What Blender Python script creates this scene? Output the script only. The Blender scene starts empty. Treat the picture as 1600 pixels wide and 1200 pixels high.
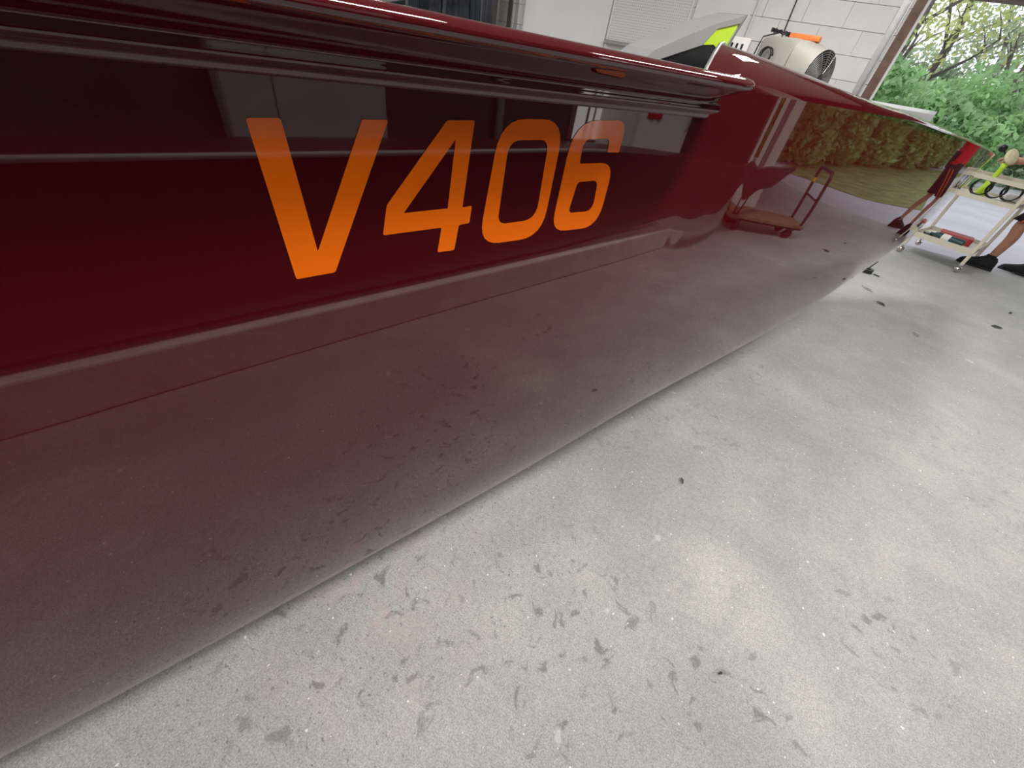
import bpy, bmesh, math, random
import numpy as np
from mathutils import Matrix, Vector
random.seed(7); rng = np.random.default_rng(11)
PI = math.pi
sc = bpy.context.scene
C = sc.collection

# ------------------------------------------------------------------ camera
CAM_H = 1.2
cam_d = bpy.data.cameras.new('camera'); cam = bpy.data.objects.new('camera', cam_d); C.objects.link(cam)
cam_d.sensor_width = 36.0; cam_d.lens = 36.0 * 615.0 / 1600.0; cam_d.clip_start = 0.01; cam_d.clip_end = 300
R = Matrix(((0.8772, -0.3982, 0.2682), (0.4585, 0.5314, -0.7124), (0.1411, 0.7478, 0.6487)))
q = R.to_quaternion(); q.normalize()
cam.matrix_world = Matrix.Translation((0, 0, CAM_H)) @ q.to_matrix().to_4x4()
sc.camera = cam

# ------------------------------------------------------------------ world: bright overcast sky
w = bpy.data.worlds.new('overcast'); sc.world = w; w.use_nodes = True
bg = w.node_tree.nodes['Background']; bg.inputs[0].default_value = (0.90, 0.93, 1.0, 1); bg.inputs[1].default_value = 1.45
sc.view_settings.view_transform = 'Standard'; sc.view_settings.look = 'None'
sc.view_settings.exposure = 0.0; sc.view_settings.gamma = 1.0; sc.view_settings.use_curve_mapping = False
TUBE_POWER = 59.0
LAMPS = ((-3.8, 3.8, 'white ceiling lamp in front of the black garment rack'), (-3.8, 0.3, 'white ceiling lamp by the left wall, away from the rack'), (0.5, 4.3, 'white ceiling lamp above the bow of the maroon sailboat'),
         (2.0, 2.3, 'white ceiling lamp above the open floor beside the trolley'), (0.62, 0.30, 'white ceiling lamp above the orange V406 lettering'), (0.1, -2.8, 'white ceiling lamp behind the stern of the maroon sailboat'))

# ------------------------------------------------------------------ helpers
PHI = math.radians(27.4)
SV = Vector((math.sin(PHI), math.cos(PHI), 0)); TV = Vector((math.cos(PHI), -math.sin(PHI), 0))
def B(s, t, z): return SV * s + TV * t + Vector((0, 0, z))

class MB:
    def __init__(self): self.v = []; self.f = []
    def add(self, vs, fs):
        n = len(self.v); self.v += [tuple(p) for p in vs]; self.f += [tuple(i + n for i in f) for f in fs]; return self
    def box(self, c, d, rz=0.0, bev=0.0, rx=0.0, ry=0.0):
        bm = bmesh.new(); bmesh.ops.create_cube(bm, size=1.0)
        for v in bm.verts: v.co = Vector((v.co.x * d[0], v.co.y * d[1], v.co.z * d[2]))
        if bev: bmesh.ops.bevel(bm, geom=list(bm.edges), offset=bev, segments=2, affect='EDGES', profile=0.5)
        m = Matrix.Translation(c) @ Matrix.Rotation(rz, 4, 'Z') @ Matrix.Rotation(ry, 4, 'Y') @ Matrix.Rotation(rx, 4, 'X')
        bm.verts.index_update()
        self.add([m @ v.co for v in bm.verts], [[v.index for v in f.verts] for f in bm.faces]); bm.free(); return self
    def tube(self, pts, r, n=8, cap=True, closed=False):
        pts = [Vector(p) for p in pts]; m = len(pts)
        rs = r if isinstance(r, (list, tuple)) else [r] * m
        vs = []; up = None
        for i, p in enumerate(pts):
            a = pts[(i - 1) % m] if (i or closed) else p; b = pts[(i + 1) % m] if (i < m - 1 or closed) else p
            d = (b - a).normalized() if (b - a).length > 1e-9 else Vector((0, 0, 1))
            if up is None: up = Vector((0, 0, 1)) if abs(d.z) < 0.9 else Vector((1, 0, 0))
            x = d.cross(up).normalized(); up = x.cross(d).normalized()
            for k in range(n):
                t = 2 * PI * k / n; vs.append(p + (x * math.cos(t) + up * math.sin(t)) * rs[i])
        fs = [(i * n + k, i * n + (k + 1) % n, ((i + 1) % m) * n + (k + 1) % n, ((i + 1) % m) * n + k) for i in range(m if closed else m - 1) for k in range(n)]
        if cap and not closed: fs += [tuple(range(n))[::-1], tuple((m - 1) * n + k for k in range(n))]
        return self.add(vs, fs)
    def lathe(self, prof, c=(0, 0, 0), n=24, axis=(0, 0, 1), cap=True):
        ax = Vector(axis).normalized(); x = ax.orthogonal().normalized(); y = ax.cross(x); c = Vector(c)
        vs = [c + ax * h + (x * math.cos(2 * PI * k / n) + y * math.sin(2 * PI * k / n)) * r for r, h in prof for k in range(n)]
        m = len(prof)
        fs = [(i * n + k, i * n + (k + 1) % n, (i + 1) * n + (k + 1) % n, (i + 1) * n + k) for i in range(m - 1) for k in range(n)]
        if cap: fs += [tuple(range(n))[::-1], tuple((m - 1) * n + k for k in range(n))]
        return self.add(vs, fs)
    def grid(self, P, close_u=False):
        a = len(P); b = len(P[0])
        return self.add([p for r in P for p in r], [(i * b + j, i * b + j + 1, (i + 1) * b + j + 1, (i + 1) * b + j) for i in range(a - 1) for j in range(b - 1)])
    def loft(self, rings, n=16):     # rings: (centre, rx, ry, xdir, ydir)
        vs = []
        for c, rx, ry, xd, yd in rings:
            for k in range(n):
                t = 2 * PI * k / n; vs.append(Vector(c) + Vector(xd) * rx * math.cos(t) + Vector(yd) * ry * math.sin(t))
        m = len(rings)
        return self.add(vs, [(i * n + k, i * n + (k + 1) % n, (i + 1) * n + (k + 1) % n, (i + 1) * n + k) for i in range(m - 1) for k in range(n)])
    def build(self, name, mat, parent=None, smooth=False, fix=True):
        me = bpy.data.meshes.new(name); me.from_pydata(self.v, [], self.f); me.update()
        if fix:
            bm = bmesh.new(); bm.from_mesh(me); bmesh.ops.recalc_face_normals(bm, faces=bm.faces); bm.to_mesh(me); bm.free()
        o = bpy.data.objects.new(name, me); C.objects.link(o); me.materials.append(mat)
        if smooth:
            me.polygons.foreach_set('use_smooth', [True] * len(me.polygons))
            if smooth == 'auto':
                try: me.set_sharp_from_angle(angle=math.radians(38))
                except Exception: pass
        if parent: o.parent = parent
        return o

def tag(o, label=None, cat=None, group=None, kind=None):
    if label: o['label'] = label
    if cat: o['category'] = cat
    if group: o['group'] = group
    if kind: o['kind'] = kind
    return o
def empty(name, loc=(0, 0, 0), rz=0.0):
    o = bpy.data.objects.new(name, None); C.objects.link(o); o.location = loc; o.rotation_euler = (0, 0, rz); o.empty_display_size = 0.05; return o
def struct(o): o['kind'] = 'structure'; return o

def mat(name, col, rough=0.6, metal=0.0, ior=1.5, noise=0.0, nscale=8.0, bump=0.0, bscale=60.0, emit=None, trans=0.0, coat=0.0):
    m = bpy.data.materials.new(name); m.use_nodes = True; nt = m.node_tree; p = nt.nodes['Principled BSDF']
    p.inputs['Base Color'].default_value = (*col, 1); p.inputs['Roughness'].default_value = rough; p.inputs['Metallic'].default_value = metal
    p.inputs['IOR'].default_value = ior; p.inputs['Coat Weight'].default_value = coat
    if noise or bump:
        tc = nt.nodes.new('ShaderNodeTexCoord')
    if noise:
        n = nt.nodes.new('ShaderNodeTexNoise'); n.inputs['Scale'].default_value = nscale; n.inputs['Detail'].default_value = 6
        nt.links.new(tc.outputs['Object'], n.inputs['Vector'])
        cr = nt.nodes.new('ShaderNodeValToRGB'); cr.color_ramp.elements[0].position = 0.3; cr.color_ramp.elements[1].position = 0.7
        cr.color_ramp.elements[0].color = (*[c * (1 - noise) for c in col], 1); cr.color_ramp.elements[1].color = (*[min(1, c * (1 + noise)) for c in col], 1)
        nt.links.new(n.outputs['Fac'], cr.inputs[0]); nt.links.new(cr.outputs[0], p.inputs['Base Color'])
    if bump:
        n2 = nt.nodes.new('ShaderNodeTexNoise'); n2.inputs['Scale'].default_value = bscale; n2.inputs['Detail'].default_value = 4
        nt.links.new(tc.outputs['Object'], n2.inputs['Vector'])
        bn = nt.nodes.new('ShaderNodeBump'); bn.inputs['Strength'].default_value = bump; bn.inputs['Distance'].default_value = 0.01
        nt.links.new(n2.outputs['Fac'], bn.inputs['Height']); nt.links.new(bn.outputs[0], p.inputs['Normal'])
    if emit: p.inputs['Emission Color'].default_value = (*emit[0], 1); p.inputs['Emission Strength'].default_value = emit[1]
    return m

def concrete_mat():
    m = bpy.data.materials.new('worn_concrete'); m.use_nodes = True; nt = m.node_tree; N = nt.nodes; L = nt.links; p = N['Principled BSDF']
    geo = N.new('ShaderNodeNewGeometry')
    def noise(s, d=8, r=0.6, off=0.0, dist=0.0):
        n = N.new('ShaderNodeTexNoise'); n.inputs['Scale'].default_value = s; n.inputs['Detail'].default_value = d; n.inputs['Roughness'].default_value = r; n.inputs['Distortion'].default_value = dist
        mp = N.new('ShaderNodeMapping'); mp.inputs['Location'].default_value = (off, off * 1.7, 0); L.new(geo.outputs['Position'], mp.inputs['Vector']); L.new(mp.outputs[0], n.inputs['Vector'])
        return n.outputs['Fac']
    def step(src, a, b, lo=0.0, hi=1.0):
        r = N.new('ShaderNodeMapRange'); r.interpolation_type = 'SMOOTHSTEP'; r.inputs[1].default_value = a; r.inputs[2].default_value = b; r.inputs[3].default_value = lo; r.inputs[4].default_value = hi
        L.new(src, r.inputs[0]); return r.outputs[0]
    def op(kind, a, b):
        x = N.new('ShaderNodeMath'); x.operation = kind
        for i, v in enumerate((a, b)):
            if isinstance(v, float): x.inputs[i].default_value = v
            else: L.new(v, x.inputs[i])
        return x.outputs[0]
    def spot(x, y, r0, r1):
        d = N.new('ShaderNodeVectorMath'); d.operation = 'DISTANCE'; L.new(geo.outputs['Position'], d.inputs[0]); d.inputs[1].default_value = (x, y, 0)
        return step(d.outputs['Value'], r0, r1, 1.0, 0.0)
    def mix(fac, a, b, kind='MIX'):
        x = N.new('ShaderNodeMix'); x.data_type = 'RGBA'; x.blend_type = kind
        if isinstance(fac, float): x.inputs[0].default_value = fac
        else: L.new(fac, x.inputs[0])
        for i, v in ((6, a), (7, b)):
            if isinstance(v, tuple): x.inputs[i].default_value = (*v, 1)
            else: L.new(v, x.inputs[i])
        return x.outputs[2]
    col = mix(step(noise(1.3, 6, 0.6, 3.1), 0.3, 0.7), (0.41, 0.41, 0.40), (0.53, 0.53, 0.505))
    col = mix(step(noise(5.0, 6, 0.65, 8.4), 0.35, 0.65, 0.0, 0.45), col, (0.36, 0.365, 0.375))
    col = mix(op('MULTIPLY', spot(0.56, 0.46, 0.02, 0.28), 0.55), col, (0.30, 0.31, 0.33))
    col = mix(op('MULTIPLY', spot(0.50, 0.86, 0.02, 0.26), step(noise(6, 4, 0.6, 4.4), 0.3, 0.6)), col, (0.60, 0.60, 0.56))
    # grain
    col = mix(1.0, col, mix(step(noise(260, 3, 0.7, 1.3), 0.28, 0.72), (0.62, 0.62, 0.62), (1.16, 1.16, 1.16)), 'MULTIPLY')
    col = mix(1.0, col, mix(step(noise(60, 6, 0.75, 2.7), 0.3, 0.7), (0.84, 0.84, 0.84), (1.06, 1.06, 1.06)), 'MULTIPLY')
    # worn zones carry dark stains and pits
    zone = op('MAXIMUM', op('MAXIMUM', spot(0.12, 0.45, 0.10, 0.55), spot(0.55, 0.48, 0.10, 0.36)), op('MAXIMUM', spot(-0.38, 0.20, 0.10, 0.55), spot(1.0, 0.95, 0.05, 0.3)))
    zone = op('MAXIMUM', zone, step(noise(0.7, 3, 0.5, 9.3), 0.52, 0.66, 0.0, 0.45))
    st = op('MULTIPLY', step(noise(19, 5, 0.6, 2.2, 0.6), 0.572, 0.66), zone)
    st = op('MULTIPLY', st, step(noise(330, 3, 0.7, 6.0), 0.25, 0.6, 0.45, 1.0))
    col = mix(op('MULTIPLY', st, 0.78), col, (0.13, 0.13, 0.13))
    pz = op('MAXIMUM', spot(-0.45, 0.10, 0.2, 0.6), op('MAXIMUM', spot(-0.12, 0.62, 0.10, 0.42), 0.30))
    pit = op('MULTIPLY', step(noise(95, 3, 0.55, 7.7), 0.625, 0.68), pz)
    col = mix(op('MULTIPLY', pit, 0.75), col, (0.13, 0.125, 0.12))
    # faint rust-pink tint by the hull, pale filler flecks
    col = mix(op('MULTIPLY', op('MULTIPLY', spot(-0.38, 0.30, 0.05, 0.4), step(noise(9, 4, 0.6, 5.5), 0.48, 0.66)), 0.5), col, (0.50, 0.39, 0.38))
    col = mix(step(noise(75, 1, 0.3, 1.2), 0.755, 0.775, 0.0, 0.85), col, (0.82, 0.82, 0.78))
    col = mix(step(noise(7, 3, 0.5, 11.2), 0.70, 0.74, 0.0, 0.5), col, (0.70, 0.70, 0.67))
    L.new(col, p.inputs['Base Color']); p.inputs['Roughness'].default_value = 0.62
    bn = N.new('ShaderNodeBump'); bn.inputs['Strength'].default_value = 0.25; bn.inputs['Distance'].default_value = 0.003
    L.new(noise(140, 6, 0.7), bn.inputs['Height']); L.new(bn.outputs[0], p.inputs['Normal'])
    return m

M = {}
M['concrete'] = concrete_mat()
M['maroon'] = mat('maroon_gelcoat', (0.064, 0.0026, 0.0056), 0.018, ior=1.70)
M['orange_vinyl'] = mat('orange_vinyl', (0.95, 0.17, 0.006), 0.05, ior=1.5)
M['white_paint'] = mat('white_block_paint', (0.74, 0.74, 0.73), 0.75, noise=0.05, nscale=5, bump=0.25, bscale=90)
M['joint'] = mat('grey_mortar', (0.60, 0.59, 0.58), 0.9, noise=0.1, nscale=20)
M['white_panel'] = mat('white_panel_paint', (0.74, 0.74, 0.74), 0.55, noise=0.03, nscale=3)
M['ceiling'] = mat('pale_ceiling', (0.62, 0.61, 0.58), 0.85, noise=0.06, nscale=2)
M['brown_wood'] = mat('brown_painted_wood', (0.16, 0.095, 0.075), 0.6, noise=0.25, nscale=14)
M['steel'] = mat('galvanised_steel', (0.48, 0.48, 0.48), 0.38, metal=0.8, noise=0.1, nscale=20)
M['dark_steel'] = mat('dull_steel_wire', (0.30, 0.30, 0.30), 0.45, metal=0.6, noise=0.1, nscale=20)
M['chrome'] = mat('polished_chrome', (0.62, 0.58, 0.52), 0.12, metal=1.0)
M['black'] = mat('black_plastic', (0.012, 0.012, 0.014), 0.4)
M['black_matte'] = mat('black_fabric', (0.012, 0.012, 0.014), 0.85, noise=0.3, nscale=60)
M['dark_plastic'] = mat('dark_blue_plastic_sheet', (0.02, 0.025, 0.035), 0.3, noise=0.3, nscale=6)
M['beige'] = mat('beige_plastic', (0.42, 0.41, 0.37), 0.5, noise=0.04, nscale=4)
M['orange'] = mat('orange_plastic', (0.85, 0.22, 0.05), 0.45, noise=0.05, nscale=6)
M['grey'] = mat('grey_painted', (0.32, 0.32, 0.33), 0.45, noise=0.06, nscale=5)
M['neon'] = mat('yellow_green_paint', (0.55, 0.80, 0.04), 0.4, noise=0.04, nscale=5)
M['cream'] = mat('cream_enamel', (0.62, 0.58, 0.47), 0.4, noise=0.06, nscale=9)
M['red'] = mat('red_card', (0.42, 0.035, 0.035), 0.55, noise=0.1, nscale=12)
M['teal'] = mat('dark_teal_plastic', (0.02, 0.06, 0.075), 0.35, noise=0.1, nscale=9)
M['cream_white'] = mat('aged_white_gelcoat', (0.62, 0.60, 0.55), 0.5, noise=0.05, nscale=4)
M['paper'] = mat('white_paper', (0.75, 0.75, 0.73), 0.8)
M['skin'] = mat('skin', (0.46, 0.22, 0.14), 0.5, noise=0.06, nscale=12)
M['shirt'] = mat('red_shirt_cotton', (0.55, 0.012, 0.018), 0.8, noise=0.12, nscale=18)
M['shorts'] = mat('black_shorts_cotton', (0.016, 0.015, 0.018), 0.85, noise=0.2, nscale=30)
M['stripe'] = mat('orange_stripe', (0.6, 0.10, 0.02), 0.8, noise=0.05)
M['hair'] = mat('dark_brown_hair', (0.03, 0.018, 0.012), 0.6, noise=0.3, nscale=80)
M['wood'] = mat('worn_plywood', (0.30, 0.19, 0.11), 0.7, noise=0.25, nscale=10)
M['dark_metal'] = mat('dark_painted_metal', (0.035, 0.028, 0.03), 0.4, noise=0.2, nscale=9)
M['yellow'] = mat('yellow_tape', (0.75, 0.5, 0.04), 0.6)
M['rubber'] = mat('black_rubber', (0.02, 0.02, 0.02), 0.8)
M['foam'] = mat('pale_yellow_foam', (0.80, 0.76, 0.50), 0.9, noise=0.08, nscale=40)
M['dark_wall'] = mat('dark_stained_boarding', (0.055, 0.04, 0.04), 0.8, noise=0.25, nscale=3)
M['maroon2'] = mat('dark_maroon_hull_paint', (0.050, 0.012, 0.016), 0.35, noise=0.1, nscale=2)
M['kerb'] = mat('pale_concrete_ledge', (0.82, 0.80, 0.78), 0.8, noise=0.12, nscale=7, bump=0.4, bscale=30)
M['drive'] = mat('driveway_concrete', (0.50, 0.48, 0.52), 0.85, noise=0.10, nscale=1.2, bump=0.2, bscale=40)
M['lawn'] = mat('mown_grass', (0.20, 0.25, 0.09), 0.95, noise=0.35, nscale=3, bump=0.8, bscale=50)
M['soil'] = mat('leafy_soil', (0.16, 0.13, 0.10), 0.95, noise=0.35, nscale=4)
M['bark'] = mat('grey_bark', (0.16, 0.13, 0.13), 0.9, noise=0.35, nscale=14, bump=0.8, bscale=25)
M['glass'] = mat('window_glass', (0.85, 0.9, 0.95), 0.05)
M['leafdry'] = mat('dry_leaf', (0.05, 0.055, 0.035), 0.8, noise=0.2, nscale=40)
M['tube_lamp'] = mat('lamp_diffuser', (0.9, 0.9, 0.9), 0.5, emit=((1.0, 0.97, 0.92), 4.0))

def leaf_mat(name, col, var):
    m = bpy.data.materials.new(name); m.use_nodes = True; nt = m.node_tree; p = nt.nodes['Principled BSDF']
    tc = nt.nodes.new('ShaderNodeTexCoord'); n = nt.nodes.new('ShaderNodeTexNoise'); n.inputs['Scale'].default_value = 1.6; n.inputs['Detail'].default_value = 6
    nt.links.new(tc.outputs['Object'], n.inputs['Vector'])
    cr = nt.nodes.new('ShaderNodeValToRGB'); cr.color_ramp.elements[0].position = 0.35; cr.color_ramp.elements[1].position = 0.66
    cr.color_ramp.elements[0].color = (*[c * (1 - var) for c in col], 1); cr.color_ramp.elements[1].color = (*[min(1, c * (1 + var)) for c in col], 1)
    nt.links.new(n.outputs['Fac'], cr.inputs[0]); nt.links.new(cr.outputs[0], p.inputs['Base Color'])
    p.inputs['Roughness'].default_value = 0.55
    tr = nt.nodes.new('ShaderNodeBsdfTranslucent'); nt.links.new(cr.outputs[0], tr.inputs[0])
    mx = nt.nodes.new('ShaderNodeMixShader'); mx.inputs[0].default_value = 0.4
    nt.links.new(p.outputs[0], mx.inputs[1]); nt.links.new(tr.outputs[0], mx.inputs[2])
    nt.links.new(mx.outputs[0], nt.nodes['Material Output'].inputs['Surface'])
    return m
M['leaf_bright'] = leaf_mat('bright_green_leaves', (0.40, 0.62, 0.30), 0.28)
M['leaf_grey'] = leaf_mat('grey_green_leaves', (0.46, 0.56, 0.38), 0.28)
M['leaf_yellow'] = leaf_mat('yellow_green_leaves', (0.68, 0.72, 0.30), 0.22)
M['leaf_hedge'] = leaf_mat('hedge_leaves', (0.42, 0.62, 0.24), 0.38)

# ------------------------------------------------------------------ the room
YW = 6.5; XJ = 1.04; XJ2 = 6.9; ZC = 3.0; XL = -7.0; XR = 9.2; YN = -5.0; ZL = 2.13; WT = 0.2
struct(MB().box(((XL + XR) / 2, (YN + YW) / 2 + 0.1, -0.1), (XR - XL, YW - YN + 0.2, 0.2)).build('floor', M['concrete']))
struct(MB().box(((XL + XR) / 2, (YN + YW) / 2, ZC + 0.06), (XR - XL + 0.4, YW - YN + 0.4, 0.12)).build('ceiling', M['ceiling']))
struct(MB().box((XL - 0.1, (YN + YW) / 2, ZC / 2), (0.2, YW - YN + 0.4, ZC)).build('wall_left', M['white_panel']))
struct(MB().box((XR + 0.1, (YN + YW) / 2, ZC / 2), (0.2, YW - YN + 0.4, ZC)).build('wall_right', M['white_panel']))
struct(MB().box(((XL + XR) / 2, YN - 0.1, ZC / 2), (XR - XL, 0.2, ZC)).build('wall_near', M['white_panel']))
# far wall: recessed mortar body with painted blocks standing a little proud of it
wall_far = struct(MB().box(((XL + XJ) / 2, YW + 0.1 + 0.008, ZC / 2), (XJ - XL, 0.2, ZC)).build('wall_far', M['joint']))
struct(MB().box(((XJ2 + XR) / 2, YW + 0.1, ZC / 2), (XR - XJ2, 0.2, ZC)).build('wall_far_pier', M['white_paint']))
struct(MB().box(((XJ + XJ2) / 2, YW + 0.1, (ZL + ZC) / 2), (XJ2 - XJ, 0.2, ZC - ZL)).build('wall_lintel', M['brown_wood']))
bl_me = {}
def block(x0, x1, zc, h):
    wd = round(x1 - x0, 3)
    key = (wd, h)
    if key not in bl_me:
        o = MB().box((0, 0, 0), (wd - 0.004, 0.03, h - 0.004), bev=0.0015).build('block', M['white_paint'], wall_far); bl_me[key] = o.data
    else:
        o = bpy.data.objects.new('block', bl_me[key]); C.objects.link(o); o.parent = wall_far
    o.location = ((x0 + x1) / 2, YW + 0.010, zc)
bh = 0.2
for r in range(15):
    x = XJ; off = 0.2 if r % 2 else 0.4
    first = True
    while x > XL + 0.01:
        wd = off if first else 0.4; first = False
        x0 = max(XL, x - wd); block(x0, x, bh * (r + 0.5), bh); x = x0
# door trim: brown boards, pale stops and the steel track
struct(MB().box((XJ - 0.055, YW - 0.008, ZL / 2), (0.085, 0.03, ZL), bev=0.003).build('trim_1', M['brown_wood']))
struct(MB().box((XJ + 0.006, YW + 0.09, ZL / 2), (0.02, 0.2, ZL), bev=0.002).build('trim_2', M['white_panel']))
struct(MB().box((XJ2 + 0.05, YW - 0.008, ZL / 2), (0.09, 0.03, ZL), bev=0.003).build('trim_3', M['brown_wood']))
struct(MB().box((XJ2 - 0.006, YW + 0.09, ZL / 2), (0.02, 0.2, ZL), bev=0.002).build('trim_4', M['white_panel']))
struct(MB().box(((XJ + XJ2) / 2, YW - 0.008, ZL + 0.05), (XJ2 - XJ + 0.2, 0.03, 0.1), bev=0.003).build('trim_5', M['brown_wood']))
tr = MB().box((XJ - 0.135, YW - 0.03, ZL / 2), (0.012, 0.06, ZL)).box((XJ - 0.165, YW - 0.006, ZL / 2), (0.07, 0.006, ZL)).build('door_track', M['steel'])
tag(tr, 'grey steel overhead door track beside the brown door trim', 'door track')

# ------------------------------------------------------------------ outdoors
struct(MB().box((4, 40, -0.16), (160, 67, 0.1)).build('ground', M['soil']))
struct(MB().box((4.0, 6.7 + 11.0, -0.075), (18, 22.0, 0.1)).build('driveway', M['drive']))

# ------------------------------------------------------------------ the boat
D0 = 0.42; SB = 4.9; S0 = -1.25
def t_side(s): return -(D0 + 0.212 * (abs(s) / SB) ** 2.7)
def t_ctr(s): return -0.632 - 0.159 * (SB - s)
def half_b(s): return max(0.0, t_side(s) - t_ctr(s))
def smooth(a, b, x):
    x = min(1, max(0, (x - a) / (b - a))); return x * x * (3 - 2 * x)
MIDS = [(0.0, 1.155), (0.0, 1.12), (0.0, 1.06), (0.0, 1.0), (0.0, 0.92), (-0.0006, 0.84), (-0.0032, 0.76), (-0.0085, 0.66), (-0.0170, 0.56), (-0.0295, 0.46), (-0.0450, 0.36), (-0.0640, 0.27), (-0.0900, 0.18), (-0.120, 0.115), (-0.165, 0.075), (-0.26, 0.055), (-0.50, 0.045), (-9, 0.04)]
def cr(pts, n):       # Catmull-Rom resample
    P = [np.array(p, float) for p in pts]; out = []
    for i in range(len(P) - 1):
        p0 = P[max(0, i - 1)]; p1 = P[i]; p2 = P[i + 1]; p3 = P[min(len(P) - 1, i + 2)]
        for k in range(n):
            t = k / n; out.append(0.5 * ((2 * p1) + (p2 - p0) * t + (2 * p0 - 5 * p1 + 4 * p2 - p3) * t * t + (3 * p1 - p0 - 3 * p2 + p3) * t ** 3))
    out.append(P[-1]); return out
HB0 = half_b(0.6)
SEC = cr([(min(1.0, (HB0 + u) / HB0) if u > -5 else 0.0, z) for u, z in MIDS], 4)
NS_ = len(SEC)
STEM = [(1.085, 4.90), (0.84, 4.79), (0.53, 4.63), (0.39, 4.47), (0.33, 4.28)]
def stem_s(z): return float(np.interp(z, [a for a, b in STEM][::-1], [b for a, b in STEM][::-1]))
def z_sheer(s): return 1.155 + 0.040 * smooth(0.54, 0.74, s) - 0.115 * max(0.0, s - 1.7) / 3.2 * (1.0)
LW_S = [-1.3, -0.5, 0.0, 0.6, 1.2, 2.0, 3.0, 4.9]; LW_T = [0.07, 0.050, 0.018, -0.010, -0.026, -0.022, 0.0, 0.0]
KR_S = [-1.3, -0.5, 0.0, 0.6, 1.2, 2.0, 2.8, 3.6, 4.9]; KR_Z = [0.0, 0.0, 0.0, 0.03, 0.10, 0.16, 0.14, 0.10, 0.08]
def hermite(x, X, Y):
    x = min(max(x, X[0]), X[-1]); i = min(max(0, int(np.searchsorted(X, x)) - 1), len(X) - 2)
    def sl(j):
        a, b = max(0, j - 1), min(len(X) - 1, j + 1); return (Y[b] - Y[a]) / (X[b] - X[a])
    h = X[i + 1] - X[i]; t = (x - X[i]) / h
    return (2 * t**3 - 3 * t * t + 1) * Y[i] + (t**3 - 2 * t * t + t) * h * sl(i) + (-2 * t**3 + 3 * t * t) * Y[i + 1] + (t**3 - t * t) * h * sl(i + 1)
def hull_pt(i, s, sign=1):
    g, zm = SEC[i]; vt = (1.155 - zm) / (1.155 - 0.04)
    top = z_sheer(s)
    fb = smooth(1.5, SB, s) ** 1.4
    zb_bow = 1.085 + (0.33 - 1.085) * vt ** 0.85
    # mid section, its top stretched to the sheer
    z_mid = zm + (top - 1.155) * (1 - vt) ** 2
    keel_rise = hermite(s, KR_S, KR_Z) * vt
    z = (z_mid + keel_rise) * (1 - fb) + zb_bow * fb
    if i == 0: z = top if s < SB - 0.001 else 1.085
    gb = 1 - vt ** 3.2
    gg = g * (1 - fb) + gb * fb
    hb = half_b(s) * gg + hermite(s, LW_S, LW_T) * max(0.0, (vt - 0.22) / 0.78) ** 1.5 * (1 - smooth(NS_ - 14, NS_ - 2, i))
    if s > SB - 0.12: hb = max(hb, 0.0)
    se = stem_s(zb_bow); sh = s - (SB - se) * smooth(3.0, SB, s) ** 1.7
    c = t_ctr(sh)
    # soft fairing jog where the flange dies into the topside
    jog = (0.0030 * smooth(0.70, 0.86, s) - 0.010 * smooth(0.86, 1.9, s)) * smooth(0.55, 1.08, z) * (1 - smooth(1.9, 3.6, s))
    rip = 0.0008 * math.exp(-((s - 0.86) / 0.07) ** 2) * math.cos((s - 0.86) * 62) * smooth(0.95, 1.1, z)
    return B(sh, c + sign * (hb + (jog + rip if hb > 0 else 0)), z)
ST = list(np.concatenate([np.linspace(S0, 0.6, 26)[:-1], np.linspace(0.6, 1.1, 51)[:-1], np.linspace(1.1, 4.3, 60)[:-1], np.linspace(4.3, SB, 25)]))
boat = empty('racing_sailboat', B(1.8, t_ctr(1.8), 0.0)); tag(boat, 'glossy maroon racing sailboat with orange V406 on its side', 'sailboat')
bpy.context.view_layer.update()
BINV = Matrix.Translation(-boat.location)
def bpart(mb, name, m, smooth_=True, parent=None, fix=True):
    mb.v = [tuple(BINV @ Vector(p)) for p in mb.v]
    return mb.build(name, m, parent or boat, smooth_, fix)
mb = MB(); P = [[hull_pt(i, s, 1) for i in range(NS_)] + [hull_pt(i, s, -1) for i in range(NS_ - 2, -1, -1)] for s in ST]
mb.grid(P)
hull = bpart(mb, 'hull', M['maroon'])
tm = MB(); tm.add(P[0], [tuple(range(len(P[0])))]); bpart(tm, 'transom', M['maroon'], False)

def frame_side(s):    # outward horizontal normal is close to TV, so flange sections are laid out in (u, z)
    return t_side(s)
# flange: rounded lip with a fillet bead under it
FL = [(-0.05, 1.2065), (0.0, 1.2085), (0.05, 1.2090), (0.074, 1.2084), (0.081, 1.2062), (0.0842, 1.2025), (0.0835, 1.1985), (0.080, 1.1958), (0.070, 1.1925), (0.045, 1.1835), (0.026, 1.1770), (0.0195, 1.1745), (0.0188, 1.1722), (0.0192, 1.1695), (0.0185, 1.1660), (0.014, 1.1635), (0.006, 1.1600), (0.000, 1.1545), (-0.03, 1.150)]
FLs = cr(FL, 3)
fs_ = list(np.linspace(S0, 0.60, 60)) + [0.615, 0.628, 0.64, 0.65, 0.658, 0.664, 0.668, 0.670]
def fl_row(s):
    k = 1.0
    if s > 0.60: k = math.sqrt(max(0.0, 1 - ((s - 0.60) / 0.0705) ** 2))
    zc = 1.2005
    row = []
    for u, z in FLs:
        kk = k if u > 0 else 1
        uu = u * (0.25 + 0.75 * kk) if u > 0.02 else u
        row.append(B(s, t_side(s) + uu, zc + (z - zc) * (0.35 + 0.65 * k if z > zc - 0.02 else 1)))
    return row
mb = MB(); rows = [fl_row(s) for s in fs_]; mb.grid(rows); mb.add(rows[-1], [tuple(range(len(rows[-1])))])
flange = bpart(mb, 'gunwale_flange', M['maroon'])
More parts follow.
